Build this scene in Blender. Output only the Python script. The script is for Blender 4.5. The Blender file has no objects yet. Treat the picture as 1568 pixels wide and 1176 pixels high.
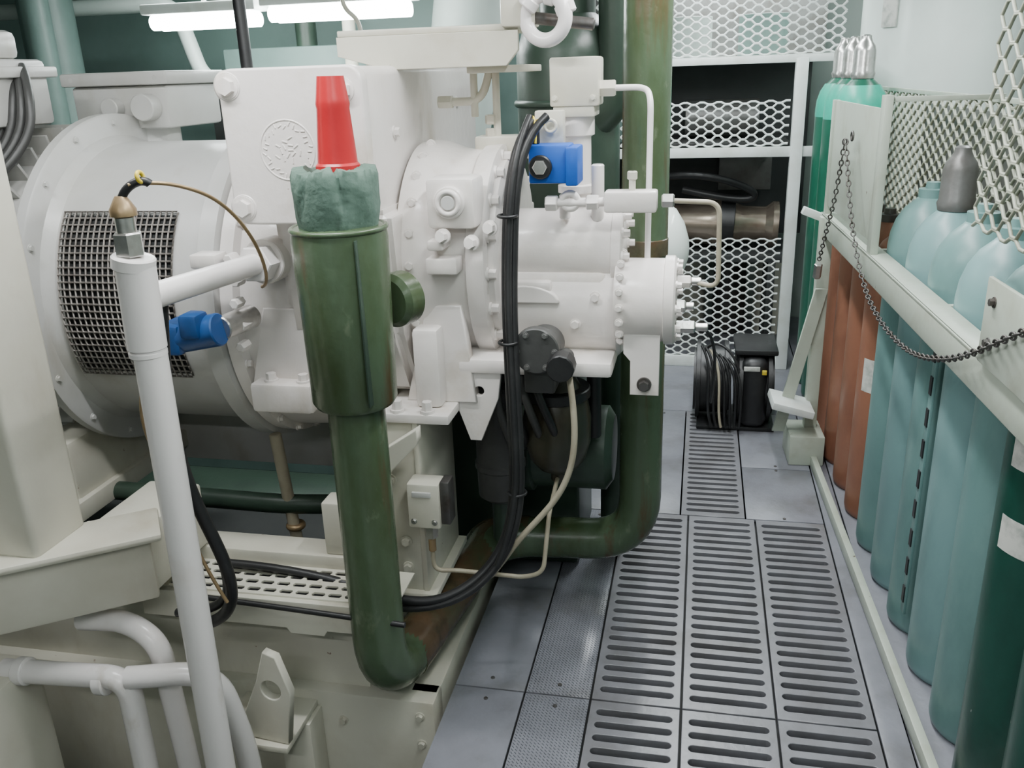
import bpy, bmesh, math, random
from mathutils import Vector, Matrix, Euler
random.seed(4)
COL=bpy.context.collection
# ------------------------------------------------------------------ materials
def mat(name,col,col2=None,rough=0.45,scale=5.0,bump=0.15,bscale=60,metal=0.0,lo=0.45,hi=0.75,stretch=(1,1,1),spec=0.5,stain=None,chip=None):
    m=bpy.data.materials.new(name); m.use_nodes=True; nt=m.node_tree; b=nt.nodes['Principled BSDF']
    b.inputs['Roughness'].default_value=rough; b.inputs['Metallic'].default_value=metal
    b.inputs['Specular IOR Level'].default_value=spec
    tc=nt.nodes.new('ShaderNodeTexCoord'); mp=nt.nodes.new('ShaderNodeMapping'); mp.inputs['Scale'].default_value=stretch
    nt.links.new(tc.outputs['Object'],mp.inputs[0])
    if col2 is None: col2=tuple(c*0.8 for c in col)
    n=nt.nodes.new('ShaderNodeTexNoise'); n.inputs['Scale'].default_value=scale; n.inputs['Detail'].default_value=8; n.inputs['Roughness'].default_value=0.6
    nt.links.new(mp.outputs[0],n.inputs['Vector'])
    r=nt.nodes.new('ShaderNodeValToRGB'); r.color_ramp.elements[0].position=lo; r.color_ramp.elements[1].position=hi
    r.color_ramp.elements[0].color=(*col,1); r.color_ramp.elements[1].color=(*col2,1)
    nt.links.new(n.outputs[0],r.inputs[0]); out=r.outputs[0]
    layers=[]
    if stain: layers+= stain if isinstance(stain,list) else [stain]
    if chip: layers.append(chip)
    for k,layer in enumerate(layers):
        c,sc,l,h,st=layer
        mp2=nt.nodes.new('ShaderNodeMapping'); mp2.inputs['Scale'].default_value=st; mp2.inputs['Location'].default_value=(3.1+k*5,1.7,sc*.1)
        nt.links.new(tc.outputs['Object'],mp2.inputs[0])
        nn=nt.nodes.new('ShaderNodeTexNoise'); nn.inputs['Scale'].default_value=sc; nn.inputs['Detail'].default_value=6; nn.inputs['Roughness'].default_value=.6
        nt.links.new(mp2.outputs[0],nn.inputs['Vector'])
        rr_=nt.nodes.new('ShaderNodeMapRange'); rr_.inputs['From Min'].default_value=l; rr_.inputs['From Max'].default_value=h
        nt.links.new(nn.outputs[0],rr_.inputs['Value'])
        mx=nt.nodes.new('ShaderNodeMix'); mx.data_type='RGBA'; nt.links.new(rr_.outputs[0],mx.inputs['Factor'])
        nt.links.new(out,mx.inputs['A']); mx.inputs['B'].default_value=(*c,1); out=mx.outputs['Result']
    nt.links.new(out,b.inputs['Base Color'])
    if bump>0:
        n2=nt.nodes.new('ShaderNodeTexNoise'); n2.inputs['Scale'].default_value=bscale; n2.inputs['Detail'].default_value=4
        nt.links.new(tc.outputs['Object'],n2.inputs['Vector'])
        bp=nt.nodes.new('ShaderNodeBump'); bp.inputs['Strength'].default_value=bump; bp.inputs['Distance'].default_value=0.004
        nt.links.new(n2.outputs[0],bp.inputs['Height']); nt.links.new(bp.outputs[0],b.inputs['Normal'])
    return m
M={}
ONE=(1,1,1)
RUST=(.20,.11,.06)
M['cream']=mat('cream_paint',(0.62,0.60,0.51),(0.54,0.51,0.42),0.34,4,0.15,40,stain=[((.38,.32,.22),3.5,.54,.86,(1,1,.35))],chip=(RUST,20,.71,.75,ONE))
M['white']=mat('machine_white_paint',(0.79,0.745,0.715),(0.71,0.66,0.60),0.25,5,0.28,34,lo=.5,hi=.85,stain=[((.52,.44,.33),4,.60,.88,(1,1,.4))],chip=(RUST,24,.74,.77,ONE))
M['grey']=mat('motor_grey_paint',(0.55,0.545,0.53),(0.46,0.45,0.41),0.31,3,0.12,40,stain=((.33,.29,.22),5,.60,.88,(1,1,.4)))
M['pipewhite']=mat('white_gloss_paint',(0.80,0.765,0.75),(0.70,0.65,0.60),0.24,7,0.15,40,lo=.55,hi=.85,stain=((.5,.43,.34),9,.63,.85,(1,1,.5)))
M['green']=mat('green_lagging_paint',(0.078,0.118,0.068),(0.052,0.076,0.032),0.27,6,0.5,20,lo=.42,hi=.62,stretch=(1,1,.35),stain=[((.085,.058,.026),7,.56,.68,(1.6,1.6,.2)),((.14,.175,.11),15,.62,.74,(1,1,.5))],chip=((.5,.5,.43),13,.70,.715,(1,1,.6)))
M['greenfoam']=mat('green_foam',(0.10,0.165,0.13),(0.055,0.10,0.075),0.8,12,1.0,40,stain=((.03,.05,.035),18,.55,.70,(1,1,.4)))
M['greenbrown']=mat('green_brown_stained',(0.070,0.080,0.042),(0.095,0.060,0.032),0.26,5,0.5,24,lo=.42,hi=.60,stain=((.045,.035,.02),9,.54,.70,ONE))
M['dkgreen']=mat('dark_green_paint',(0.035,0.06,0.042),(0.02,0.032,0.025),0.38,4,0.2,40)
M['olivedark']=mat('dark_olive_vessel',(0.035,0.038,0.026),(0.045,0.034,0.02),0.3,6,0.2,30)
M['red']=mat('red_plastic',(0.50,0.020,0.026),(0.40,0.015,0.02),0.33,5,0.1,30)
M['blue']=mat('blue_plastic',(0.008,0.10,0.50),(0.006,0.07,0.34),0.4,5,0.05,30)
M['dkblue']=mat('dark_blue_paint',(0.012,0.075,0.26),(0.01,0.05,0.16),0.4,9,0.1,30)
M['black']=mat('black_rubber',(0.013,0.013,0.014),(0.025,0.025,0.025),0.42,10,0.1,80)
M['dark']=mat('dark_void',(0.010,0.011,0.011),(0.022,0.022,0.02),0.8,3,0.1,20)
M['dkgrey']=mat('dark_grey_casting',(0.06,0.06,0.058),(0.04,0.04,0.038),0.42,8,0.2,50)
M['capgrey']=mat('cap_grey',(0.15,0.15,0.145),(0.09,0.08,0.07),0.4,8,0.2,50,metal=.3)
M['steel']=mat('steel',(0.6,0.59,0.57),(0.4,0.38,0.35),0.28,20,0.1,80,metal=0.9)
M['dsteel']=mat('dark_steel',(0.12,0.115,0.11),(0.07,0.05,0.04),0.45,20,0.2,80,metal=0.7)
M['guard']=mat('guard_mesh_steel',(0.24,0.22,0.20),(0.13,0.11,0.10),0.45,20,0.2,80,metal=0.3)
M['brass']=mat('brass_copper_tube',(0.38,0.27,0.15),(0.28,0.19,0.1),0.35,12,0.05,60,metal=0.5)
M['hose']=mat('beige_hose',(0.40,0.36,0.27),(0.28,0.24,0.17),0.5,12,0.05,60)
M['bronze']=mat('bronze_pipe',(0.46,0.38,0.31),(0.16,0.11,0.08),0.22,6,0.1,40,metal=0.8)
M['yellow']=mat('yellow_wire',(0.7,0.55,0.05),(0.6,0.4,0.03),0.5,6,0,40)
TCH=((.10,.09,.08),15,.735,.76,ONE)
M['teal']=mat('teal_bottle_paint',(0.15,0.275,0.265),(0.10,0.195,0.185),0.38,7,0.15,30,lo=.48,hi=.8,stretch=(1,1,.5),stain=((.24,.36,.34),5,.60,.85,(1,1,.4)),chip=TCH)
M['teal2']=mat('pale_teal_bottle_paint',(0.19,0.33,0.33),(0.14,0.25,0.25),0.36,6,0.15,30,lo=.48,hi=.8,stretch=(1,1,.5),stain=((.12,.21,.20),6,.60,.85,(1,1,.4)),chip=TCH)
M['bottlegreen']=mat('bottle_green_paint',(0.010,0.105,0.062),(0.006,0.055,0.035),0.33,6,0.15,30,stretch=(1,1,.5),chip=((.4,.45,.4),20,.73,.75,ONE))
M['dkbottle']=mat('deep_green_bottle_paint',(0.010,0.068,0.048),(0.006,0.038,0.027),0.33,6,0.15,30,stretch=(1,1,.5),chip=((.4,.45,.4),20,.72,.74,ONE))
M['brtteal']=mat('bright_teal_paint',(0.02,0.40,0.28),(0.01,0.26,0.18),0.35,6,0.1,30)
M['orange']=mat('rust_orange_paint',(0.29,0.125,0.075),(0.19,0.08,0.05),0.42,8,0.2,30,stretch=(1,1,.5),stain=((.36,.20,.13),7,.60,.85,(1,1,.4)))
M['rack']=mat('rack_cream_paint',(0.43,0.475,0.40),(0.35,0.37,0.29),0.38,8,0.15,40,lo=.5,hi=.8,stain=((.28,.27,.20),5,.57,.85,ONE),chip=((.12,.08,.05),20,.69,.73,ONE))
M['rackmesh']=mat('expanded_mesh_paint',(0.36,0.38,0.30),(0.22,0.22,0.16),0.45,12,0.1,40)
M['fence']=mat('fence_white_paint',(0.71,0.755,0.735),(0.58,0.60,0.55),0.4,8,0.1,40)
M['paper']=mat('paper_label',(0.60,0.60,0.56),(0.30,0.33,0.30),0.7,30,0.05,40)
M['wallgreen']=mat('wall_grey_green',(0.15,0.225,0.205),(0.09,0.14,0.125),0.45,1.5,0.1,10)
M['wallpale']=mat('wall_pale',(0.40,0.46,0.43),(0.30,0.34,0.32),0.45,1.5,0.1,10)
M['walldark']=mat('wall_dark',(0.05,0.055,0.055),(0.02,0.02,0.02),0.5,1.5,0.1,10)
M['tank']=mat('tank_white_green',(0.72,0.79,0.75),(0.60,0.67,0.63),0.2,2,0.05,10)
DST=[((.11,.105,.10),4,.54,.82,ONE),((.30,.30,.31),9,.64,.85,ONE)]
M['floor']=mat('deck_grey_paint',(0.215,0.22,0.25),(0.16,0.16,0.18),0.32,6,0.2,60,lo=.4,hi=.8,stain=DST)
M['floor2']=mat('deck_grating_paint',(0.205,0.205,0.225),(0.135,0.13,0.135),0.30,7,0.2,60,lo=.4,hi=.8,stain=DST)
def em(name,c,s):
    m=bpy.data.materials.new(name); m.use_nodes=True; b=m.node_tree.nodes['Principled BSDF']
    b.inputs['Emission Color'].default_value=(*c,1); b.inputs['Emission Strength'].default_value=s; b.inputs['Base Color'].default_value=(1,1,1,1)
    return m
M['tube']=em('fluorescent_glow',(0.92,1,0.98),30)
def treadmat():
    m=mat('deck_tread_plate',(0.215,0.22,0.25),(0.15,0.15,0.17),0.28,6,0,60,lo=.4,hi=.8,stain=DST)
    nt=m.node_tree; b=nt.nodes['Principled BSDF']; tc=[n for n in nt.nodes if n.type=='TEX_COORD'][0]
    mp=nt.nodes.new('ShaderNodeMapping'); mp.inputs['Scale'].default_value=(34,34,34); mp.inputs['Rotation'].default_value=(0,0,math.radians(45))
    nt.links.new(tc.outputs['Object'],mp.inputs[0])
    w=nt.nodes.new('ShaderNodeTexBrick'); w.inputs['Scale'].default_value=1; w.inputs['Mortar Size'].default_value=.17; w.inputs['Mortar Smooth'].default_value=.5
    w.inputs['Color1'].default_value=(0,0,0,1); w.inputs['Color2'].default_value=(0,0,0,1); w.inputs['Mortar'].default_value=(1,1,1,1)
    nt.links.new(mp.outputs[0],w.inputs['Vector'])
    bp=nt.nodes.new('ShaderNodeBump'); bp.inputs['Strength'].default_value=1.0; bp.inputs['Distance'].default_value=0.007; bp.invert=True
    nt.links.new(w.outputs['Color'],bp.inputs['Height']); nt.links.new(bp.outputs[0],b.inputs['Normal'])
    return m
M['tread']=treadmat()
# ------------------------------------------------------------------ helpers
def grp(name):
    e=bpy.data.objects.new(name,None); e.empty_display_size=.1; COL.objects.link(e); return e
def fin(name,bm,parent,m,smooth=True,ang=35):
    me=bpy.data.meshes.new(name); bm.to_mesh(me); bm.free()
    if smooth:
        for p in me.polygons: p.use_smooth=True
        me.set_sharp_from_angle(angle=math.radians(ang))
    o=bpy.data.objects.new(name,me); COL.objects.link(o)
    if m: me.materials.append(M[m])
    if parent: o.parent=parent
    return o
def box(parent,name,a,b,m,bev=0.004,rot=None,seg=2):
    a=Vector(a); b=Vector(b); c=(a+b)/2; s=b-a
    bm=bmesh.new(); bmesh.ops.create_cube(bm,size=1)
    for v in bm.verts: v.co=Vector((v.co.x*s.x,v.co.y*s.y,v.co.z*s.z))
    if bev>0: bmesh.ops.bevel(bm,geom=bm.edges[:],offset=min(bev,min(abs(s.x),abs(s.y),abs(s.z))*.45),segments=seg,profile=.5,affect='EDGES')
    o=fin(name,bm,parent,m,True,30); o.location=c
    if rot: o.rotation_euler=rot
    return o
def orient(d):
    return Vector(d).normalized().to_track_quat('Z','Y').to_matrix().to_4x4()
def lathe(parent,name,origin,axis,prof,m,seg=48,ang=30,caps=True):
    """profile list of (t along axis, radius)"""
    bm=bmesh.new(); rings=[]
    for t,r in prof:
        rings.append([bm.verts.new((r*math.cos(2*math.pi*i/seg),r*math.sin(2*math.pi*i/seg),t)) for i in range(seg)])
    for k in range(len(rings)-1):
        for i in range(seg):
            j=(i+1)%seg; bm.faces.new((rings[k][i],rings[k][j],rings[k+1][j],rings[k+1][i]))
    if caps:
        bm.faces.new(rings[0][::-1]); bm.faces.new(rings[-1])
    bmesh.ops.recalc_face_normals(bm,faces=bm.faces)
    bm.transform(Matrix.Translation(Vector(origin))@orient(axis))
    return fin(name,bm,parent,m,True,ang)
def cyl(parent,name,p1,p2,r,m,r2=None,seg=32,bev=None):
    p1=Vector(p1);p2=Vector(p2);L=(p2-p1).length; r2=r if r2 is None else r2
    bv=bev if bev is not None else min(.003,r*.2,L*.2)
    return lathe(parent,name,p1,p2-p1,[(0,r-bv),(bv,r),(L-bv,r2),(L,r2-bv)],m,seg)
def hexn(parent,name,p1,p2,r,m): return cyl(parent,name,p1,p2,r,m,seg=6)
def fillet(pts,rad):
    pts=[Vector(p) for p in pts]; out=[pts[0]]
    for i in range(1,len(pts)-1):
        a,b,c=pts[i-1],pts[i],pts[i+1]; d1=(a-b);d2=(c-b); l=min(rad,d1.length*.49,d2.length*.49)
        p=b+d1.normalized()*l; q=b+d2.normalized()*l
        for k in range(9):
            t=k/8; out.append(p*(1-t)**2+b*2*t*(1-t)+q*t*t)
    out.append(pts[-1]); return out
def tube(parent,name,pts,r,m,rad=.05,res=8,spl=False):
    if spl: P=[Vector(p) for p in pts]
    else: P=fillet(pts,rad)
    cu=bpy.data.curves.new(name,'CURVE'); cu.dimensions='3D'; cu.bevel_depth=r; cu.bevel_resolution=res; cu.use_fill_caps=True
    if spl:
        s=cu.splines.new('NURBS'); s.points.add(len(P)-1); s.order_u=4; s.use_endpoint_u=True; cu.resolution_u=8
    else:
        s=cu.splines.new('POLY'); s.points.add(len(P)-1)
    for i,p in enumerate(P): s.points[i].co=(*p,1)
    s.use_smooth=True
    cu.materials.append(M[m]); o=bpy.data.objects.new(name,cu); COL.objects.link(o); o.parent=parent; return o
def plate(parent,name,outer,holes,th,origin,ux,uz,m,bev=.002):
    """flat plate with outline (2D) and holes, extruded; ux/uz are the plate axes"""
    cu=bpy.data.curves.new(name,'CURVE'); cu.dimensions='2D'; cu.fill_mode='BOTH'; cu.extrude=th/2; cu.bevel_depth=bev; cu.offset=-bev
    def sp(pl):
        s=cu.splines.new('POLY'); s.points.add(len(pl)-1)
        for i,p in enumerate(pl): s.points[i].co=(p[0],p[1],0,1)
        s.use_cyclic_u=True
    sp(outer)
    for h in holes:
        if len(h)==3:
            x,y,r=h; sp([(x+r*math.cos(2*math.pi*k/24),y+r*math.sin(2*math.pi*k/24)) for k in range(24)])
        else: sp(h)
    cu.materials.append(M[m]); o=bpy.data.objects.new(name,cu); COL.objects.link(o); o.parent=parent
    ux=Vector(ux).normalized(); uz=Vector(uz).normalized(); n=ux.cross(uz)
    mm=Matrix((ux,uz,n)).transposed().to_4x4(); mm.translation=Vector(origin); o.matrix_world=mm; return o
def bolts(parent,name,centers,axis,r,h,m,washer=True):
    bm=bmesh.new(); Q=orient(axis)
    for c in centers:
        T=Matrix.Translation(Vector(c))@Q
        bmesh.ops.create_cone(bm,cap_ends=True,segments=6,radius1=r,radius2=r*.93,depth=h,matrix=T@Matrix.Translation((0,0,h/2)))
        if washer: bmesh.ops.create_cone(bm,cap_ends=True,segments=20,radius1=r*1.35,radius2=r*1.3,depth=h*.3,matrix=T@Matrix.Translation((0,0,h*.1)))
    return fin(name,bm,parent,m,True,30)
def ringpts(x,yc,zc,r,n,a0=0,a1=360):
    return [(x,yc+r*math.cos(math.radians(a0+(a1-a0)*k/n)),zc+r*math.sin(math.radians(a0+(a1-a0)*k/n))) for k in range(n)]
def torus(parent,name,c,axis,R,r,m):
    bm=bmesh.new(); A=[];n=48;k=14
    for i in range(n):
        t=2*math.pi*i/n
        A.append([bm.verts.new(((R+r*math.cos(2*math.pi*j/k))*math.cos(t),(R+r*math.cos(2*math.pi*j/k))*math.sin(t),r*math.sin(2*math.pi*j/k))) for j in range(k)])
    for i in range(n):
        for j in range(k): bm.faces.new((A[i][j],A[(i+1)%n][j],A[(i+1)%n][(j+1)%k],A[i][(j+1)%k]))
    bm.transform(Matrix.Translation(Vector(c))@orient(axis)); return fin(name,bm,parent,m)
def expmesh(parent,name,origin,ux,uz,w,h,cx,cz,m,t=.0022,jit=0):
    """expanded metal sheet: interlocked zig-zag strands"""
    cu=bpy.data.curves.new(name,'CURVE'); cu.dimensions='3D'; cu.bevel_depth=t; cu.bevel_resolution=1
    o0=Vector(origin);ux=Vector(ux).normalized();uz=Vector(uz); rows=int(h/(cz/2)); nx=int(w/(cx/4))
    for j in range(rows+1):
        P=[]
        for i in range(nx+1):
            q=(i+ (2 if j%2 else 0))%4
            off={0:0.5,1:0.5,2:-0.5,3:-0.5}[q]
            z=j*cz/2+off*cz/2*0.92
            z=max(0,min(h,z))
            P.append(o0+ux*(i*cx/4)+uz*z+Vector((random.uniform(-jit,jit),)*3))
        s=cu.splines.new('POLY'); s.points.add(len(P)-1)
        for i,p in enumerate(P): s.points[i].co=(*p,1)
    cu.materials.append(M[m]); o=bpy.data.objects.new(name,cu); COL.objects.link(o); o.parent=parent; return o

# ------------------------------------------------------------------ room shell
CZ=2.25
box(None,'wall_back',(-4.2,5.95,-.7),(2.4,6.05,CZ),'wallpale',0)
box(None,'wall_left',(-4.3,-1.5,-.7),(-4.2,6.0,CZ),'wallgreen',0)
box(None,'wall_right',(1.6,-1.5,-.7),(1.7,6.0,CZ),'wallpale',0)
box(None,'wall_front',(-4.2,-1.6,-.7),(1.6,-1.5,CZ),'wallpale',0)
box(None,'ceiling',(-4.3,-1.6,CZ),(2.4,6.05,CZ+.1),'wallpale',0)
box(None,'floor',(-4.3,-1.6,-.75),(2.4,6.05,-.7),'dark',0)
box(None,'wall_partition',(-4.2,4.6,-.7),(-.75,4.7,CZ),'wallgreen',0)

# ---- floor gratings / deck plates
dk=grp('deck_plating')
def grating(name,x0,x1,y0,y1):
    g=.003; x0+=g;x1-=g;y0+=g;y1-=g
    mg=.018; e=.020; n=int((y1-y0-2*e)/.0455); p=(y1-y0-2*e)/n; hw=.0118
    holes=[]
    for i in range(n):
        c=y0+e+(i+.5)*p; P=[]
        a=x0+mg+hw; b=x1-mg-hw
        for k in range(7): t=math.radians(-90+30*k); P.append((b+hw*math.cos(t),c+hw*math.sin(t)))
        for k in range(7): t=math.radians(90+30*k); P.append((a+hw*math.cos(t),c+hw*math.sin(t)))
        holes.append(P)
    o=plate(dk,name,[(x0,y0),(x1,y0),(x1,y1),(x0,y1)],holes,.020,(0,0,-.0115),(1,0,0),(0,1,0),'floor2',.0018)
    return o
def pl(name,x0,x1,y0,y1,m='floor',screws=True):
    g=.0025; o=box(dk,name,(x0+g,y0+g,-.012),(x1-g,y1-g,0),m,.002)
    if screws:
        for (sx,sy) in ((.5,.04),(.5,.96)):
            cyl(dk,name+'_screw',(x0+(x1-x0)*sx,y0+(y1-y0)*sy,-.001),(x0+(x1-x0)*sx,y0+(y1-y0)*sy,.003),.006,'dsteel',seg=10)
rows=[(-.23,.86),(.86,1.95),(1.95,3.04)]
cols=[(-.24,.0),(0,.243),(.243,.49)]
for i,(y0,y1) in enumerate(rows):
    for j,(x0,x1) in enumerate(cols): grating(f'grating_{i}_{j}',x0,x1,y0,y1)
    pl(f'tread_plate_{i}',-.42,-.24,y0,y1,'tread'); pl(f'side_plate_{i}',-.62,-.42,y0,y1,'floor')
pl('edge_plate',.49,.56,-.23,4.13,screws=False); pl('under_rack_plate',.56,1.59,-.23,5.94,'floor',False)
grating('grating_far',-.03,.21,3.04,4.13)
pl('far_plate_a',.21,.49,3.04,3.5); pl('far_plate_b',.21,.49,3.5,4.13)
pl('far_plate_c',-.24,-.03,3.04,4.13); pl('far_plate_d',-.62,-.24,3.04,4.13,'floor'); pl('far_plate_e',-.74,.56,4.13,5.94,'floor',False)
pl('mid_plate',-1.3,-.62,3.1,4.58,'floor',False)
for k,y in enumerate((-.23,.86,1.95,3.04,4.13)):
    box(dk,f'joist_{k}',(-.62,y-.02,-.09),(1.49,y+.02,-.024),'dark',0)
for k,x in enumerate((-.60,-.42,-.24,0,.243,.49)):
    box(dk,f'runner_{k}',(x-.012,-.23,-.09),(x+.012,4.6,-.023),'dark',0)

# ------------------------------------------------------------------ electric motor with guarded coupling
mo=grp('electric_motor')
YC,ZC=2.45,1.02
X0=-1.73
lathe(mo,'mounting_flange',(X0-.035,YC,ZC),(1,0,0),[(0,.495),(.004,.503),(.031,.503),(.035,.495)],'grey',96)
lathe(mo,'guard_drum',(X0,YC,ZC),(1,0,0),[(0,.440),(.03,.420),(.49,.420)],'grey',96)
lathe(mo,'rear_ring',(-1.255,YC,ZC),(1,0,0),[(0,.455),(.004,.465),(.05,.465),(.055,.455)],'grey',96)
bolts(mo,'flange_bolts',ringpts(X0,YC,ZC,.477,16),(1,0,0),.008,.008,'grey')
lathe(mo,'stator',(-2.9,YC,ZC),(1,0,0),[(0,.38),(.05,.42),(1.1,.42),(1.13,.46)],'grey',72)
bm=bmesh.new()
for k in range(40):
    a=2*math.pi*k/40
    T=Matrix.Translation((-2.35,YC,ZC))@Matrix.Rotation(a,4,'X')@Matrix.Translation((0,0,.445))
    bmesh.ops.create_cube(bm,size=1,matrix=T@Matrix.Diagonal((1.0,.008,.06,1)))
fin('cooling_fins',bm,mo,'grey',False)
def patch(r,x0,x1,a0,a1,nx,na,name,m,wire=0):
    bm=bmesh.new(); V=[[None]*(na+1) for _ in range(nx+1)]
    for i in range(nx+1):
        for j in range(na+1):
            a=math.radians(a0+(a1-a0)*j/na)
            V[i][j]=bm.verts.new((x0+(x1-x0)*i/nx,YC-r*math.cos(a),ZC+r*math.sin(a)))
    for i in range(nx):
        for j in range(na): bm.faces.new((V[i][j],V[i+1][j],V[i+1][j+1],V[i][j+1]))
    bmesh.ops.recalc_face_normals(bm,faces=bm.faces)
    o=fin(name,bm,mo,m,True)
    if wire:
        w=o.modifiers.new('w','WIREFRAME'); w.thickness=wire; w.use_replace=True; w.use_even_offset=False
    return o
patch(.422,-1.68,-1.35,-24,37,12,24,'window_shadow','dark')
patch(.427,-1.685,-1.345,-25,38,20,24,'guard_mesh','guard',.0085)
box(mo,'terminal_box',(-1.95,2.58,1.47),(-1.62,2.9,1.60),'grey',.012)
box(mo,'terminal_lid',(-1.97,2.56,1.60),(-1.60,2.92,1.64),'grey',.008)
bolts(mo,'terminal_screws',[(-1.93,2.57,1.62),(-1.78,2.57,1.62),(-1.64,2.57,1.62)],(0,-1,0),.009,.01,'grey')
cyl(mo,'cable_gland',(-1.68,2.58,1.535),(-1.68,2.53,1.535),.04,'grey'); cyl(mo,'cable_gland_b',(-1.80,2.58,1.535),(-1.80,2.54,1.535),.03,'grey')
cyl(mo,'terminal_neck',(-1.78,2.7,1.30),(-1.78,2.7,1.48),.1,'grey')
box(mo,'lube_box',(-2.12,2.15,1.50),(-1.88,2.4,1.68),'grey',.015)
box(mo,'lube_box_lid',(-2.14,2.13,1.63),(-1.86,2.42,1.66),'grey',.006)
box(mo,'lube_box_top',(-2.1,2.18,1.68),(-1.94,2.38,1.76),'grey',.02)
for k in range(4):
    tube(mo,f'terminal_cable_{k}',[(-1.88-.03*k,2.3,1.66),(-1.84-.02*k,2.26,1.63),(-1.81-.03*k,2.22,1.55),(-1.82-.03*k,2.2,1.46),(-1.88-.03*k,2.1,1.36),(-2.0-.03*k,2.0,1.25)],.012,'dkgrey',spl=True)
box(mo,'motor_foot',(-1.9,2.05,.42),(-1.78,2.9,.62),'cream',.01)

# ------------------------------------------------------------------ compressor
co=grp('screw_compressor')
box(co,'gear_casing',(-1.06,1.96,1.28),(-.745,3.0,1.625),'white',.02,seg=3)
def rr(x0,z0,x1,z1,r,n=6):
    P=[]
    for (cx,cz,a) in ((x1-r,z1-r,0),(x0+r,z1-r,90),(x0+r,z0+r,180),(x1-r,z0+r,270)):
        for k in range(n+1):
            t=math.radians(a+90*k/n); P.append((cx+r*math.cos(t),cz+r*math.sin(t)))
    return P
plate(co,'casing_front_cover',rr(-.17,-.175,.172,.172,.035),[],.03,(-.902,1.935,1.456),(1,0,0),(0,0,1),'white',.006)
bs=[(-1.048,1.915,1.59),(-1.045,1.915,1.32)]
for k,c in enumerate(bs):
    cyl(co,f'cover_lug_{k}',(c[0],1.955,c[2]),(c[0],1.912,c[2]),.036,'white',bev=.006)
bolts(co,'cover_bolts',bs+[(-.775,1.917,1.575)],(0,-1,0),.021,.018,'white')
# cast lettering ring on the cover (front face of the cover at y = 1.914)
torus(co,'embossed_ring',(-.92,1.915,1.45),(0,1,0),.066,.0026,'white')
bm=bmesh.new()
for k in range(30):
    a=math.radians(20+k*12); r_=.050+.004*(k%3)
    bmesh.ops.create_cube(bm,size=1,matrix=Matrix.Translation((-.92+r_*math.cos(a),1.9145,1.45+r_*math.sin(a)))@Matrix.Rotation(-a+.4*(k%4),4,'Y')@Matrix.Diagonal((.011,.004,.0035,1)))
for k in range(14):
    a=k*2.4; r_=.008+.0018*k
    bmesh.ops.create_cube(bm,size=1,matrix=Matrix.Translation((-.92+r_*math.cos(a),1.9145,1.45+r_*math.sin(a)))@Matrix.Rotation(k*1.1,4,'Y')@Matrix.Diagonal((.014,.004,.004,1)))
bmesh.ops.bevel(bm,geom=bm.edges[:],offset=.001,segments=1,affect='EDGES')
fin('embossed_logo',bm,co,'white',True)
bolts(co,'side_plugs',[(-.745,2.15,1.47),(-.745,2.75,1.52),(-.745,2.5,1.36)],(1,0,0),.012,.015,'white')
bm=bmesh.new()
pr=[(1.99,1.30),(2.02,.98),(2.12,.80),(2.8,.80),(2.9,1.0),(2.95,1.30)]
A=[bm.verts.new((-1.02,y,z)) for y,z in pr];B=[bm.verts.new((-.72,y,z)) for y,z in pr]
bm.faces.new(A);bm.faces.new(B[::-1])
for i in range(6): bm.faces.new((A[i],B[i],B[(i+1)%6],A[(i+1)%6]))
bmesh.ops.recalc_face_normals(bm,faces=bm.faces); bmesh.ops.bevel(bm,geom=bm.edges[:],offset=.02,segments=3,affect='EDGES')
fin('lower_gear_casing',bm,co,'white')
lathe(co,'coupling_housing',(-1.20,YC,ZC),(1,0,0),[(0,.44),(.004,.45),(.04,.45),(.05,.43),(.16,.425),(.25,.40),(.33,.36)],'white',96)
bolts(co,'coupling_bolts',ringpts(-1.158,YC,ZC,.44,22),(1,0,0),.01,.014,'white')
box(co,'coupling_foot',(-1.13,1.97,.78),(-.96,2.25,.86),'white',.01)
plate(co,'coupling_rib',[(-.11,-.10),(.11,-.10),(.05,.12),(-.05,.12)],[],.03,(-1.04,2.04,.93),(1,0,0),(0,0,1),'white',.004)
bolts(co,'foot_bolts',[(-1.08,2.0,.86),(-.99,2.0,.86)],(0,0,1),.014,.022,'white')
YB,ZB=2.36,1.13
lathe(co,'bell_housing',(-.735,YB,ZB),(1,0,0),[(0,.30),(.04,.305),(.065,.30),(.11,.283),(.17,.275),(.175,.288),(.22,.291),(.225,.28)],'white',96)
lathe(co,'bell_face',(-.515,YB,ZB),(1,0,0),[(0,.262),(.02,.262),(.03,.25)],'white',96)
bolts(co,'bell_bolts',ringpts(-.511,YB,ZB,.268,18),(1,0,0),.013,.024,'white')
bolts(co,'bell_rear_bolts',ringpts(-.70,YB,ZB,.302,12,100,280),(0.2,-1,0.0),.010,.012,'white')
box(co,'port_pad',(-.64,2.035,1.25),(-.52,2.14,1.37),'white',.012)
cyl(co,'port_boss',(-.58,2.04,1.315),(-.58,2.02,1.315),.038,'white'); torus(co,'port_ring',(-.58,2.018,1.315),(0,1,0),.026,.006,'white')
cyl(co,'port_plug',(-.58,2.022,1.315),(-.58,2.014,1.315),.017,'grey')
box(co,'side_lug_a',(-.65,2.03,1.14),(-.57,2.10,1.18),'white',.006); box(co,'side_lug_b',(-.64,2.02,1.20),(-.60,2.1,1.225),'white',.006)
bolts(co,'side_lug_bolts',[(-.60,2.03,1.235),(-.53,2.03,1.22),(-.49,2.06,1.25)],(0,-1,.1),.014,.03,'white')
cyl(co,'upper_rotor_casing',(-.52,2.27,1.165),(-.205,2.27,1.165),.100,'white',seg=64)
lathe(co,'rotor_end_flange',(-.215,2.27,1.16),(1,0,0),[(0,.102),(.003,.108),(.025,.108),(.028,.102)],'white',64)
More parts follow.
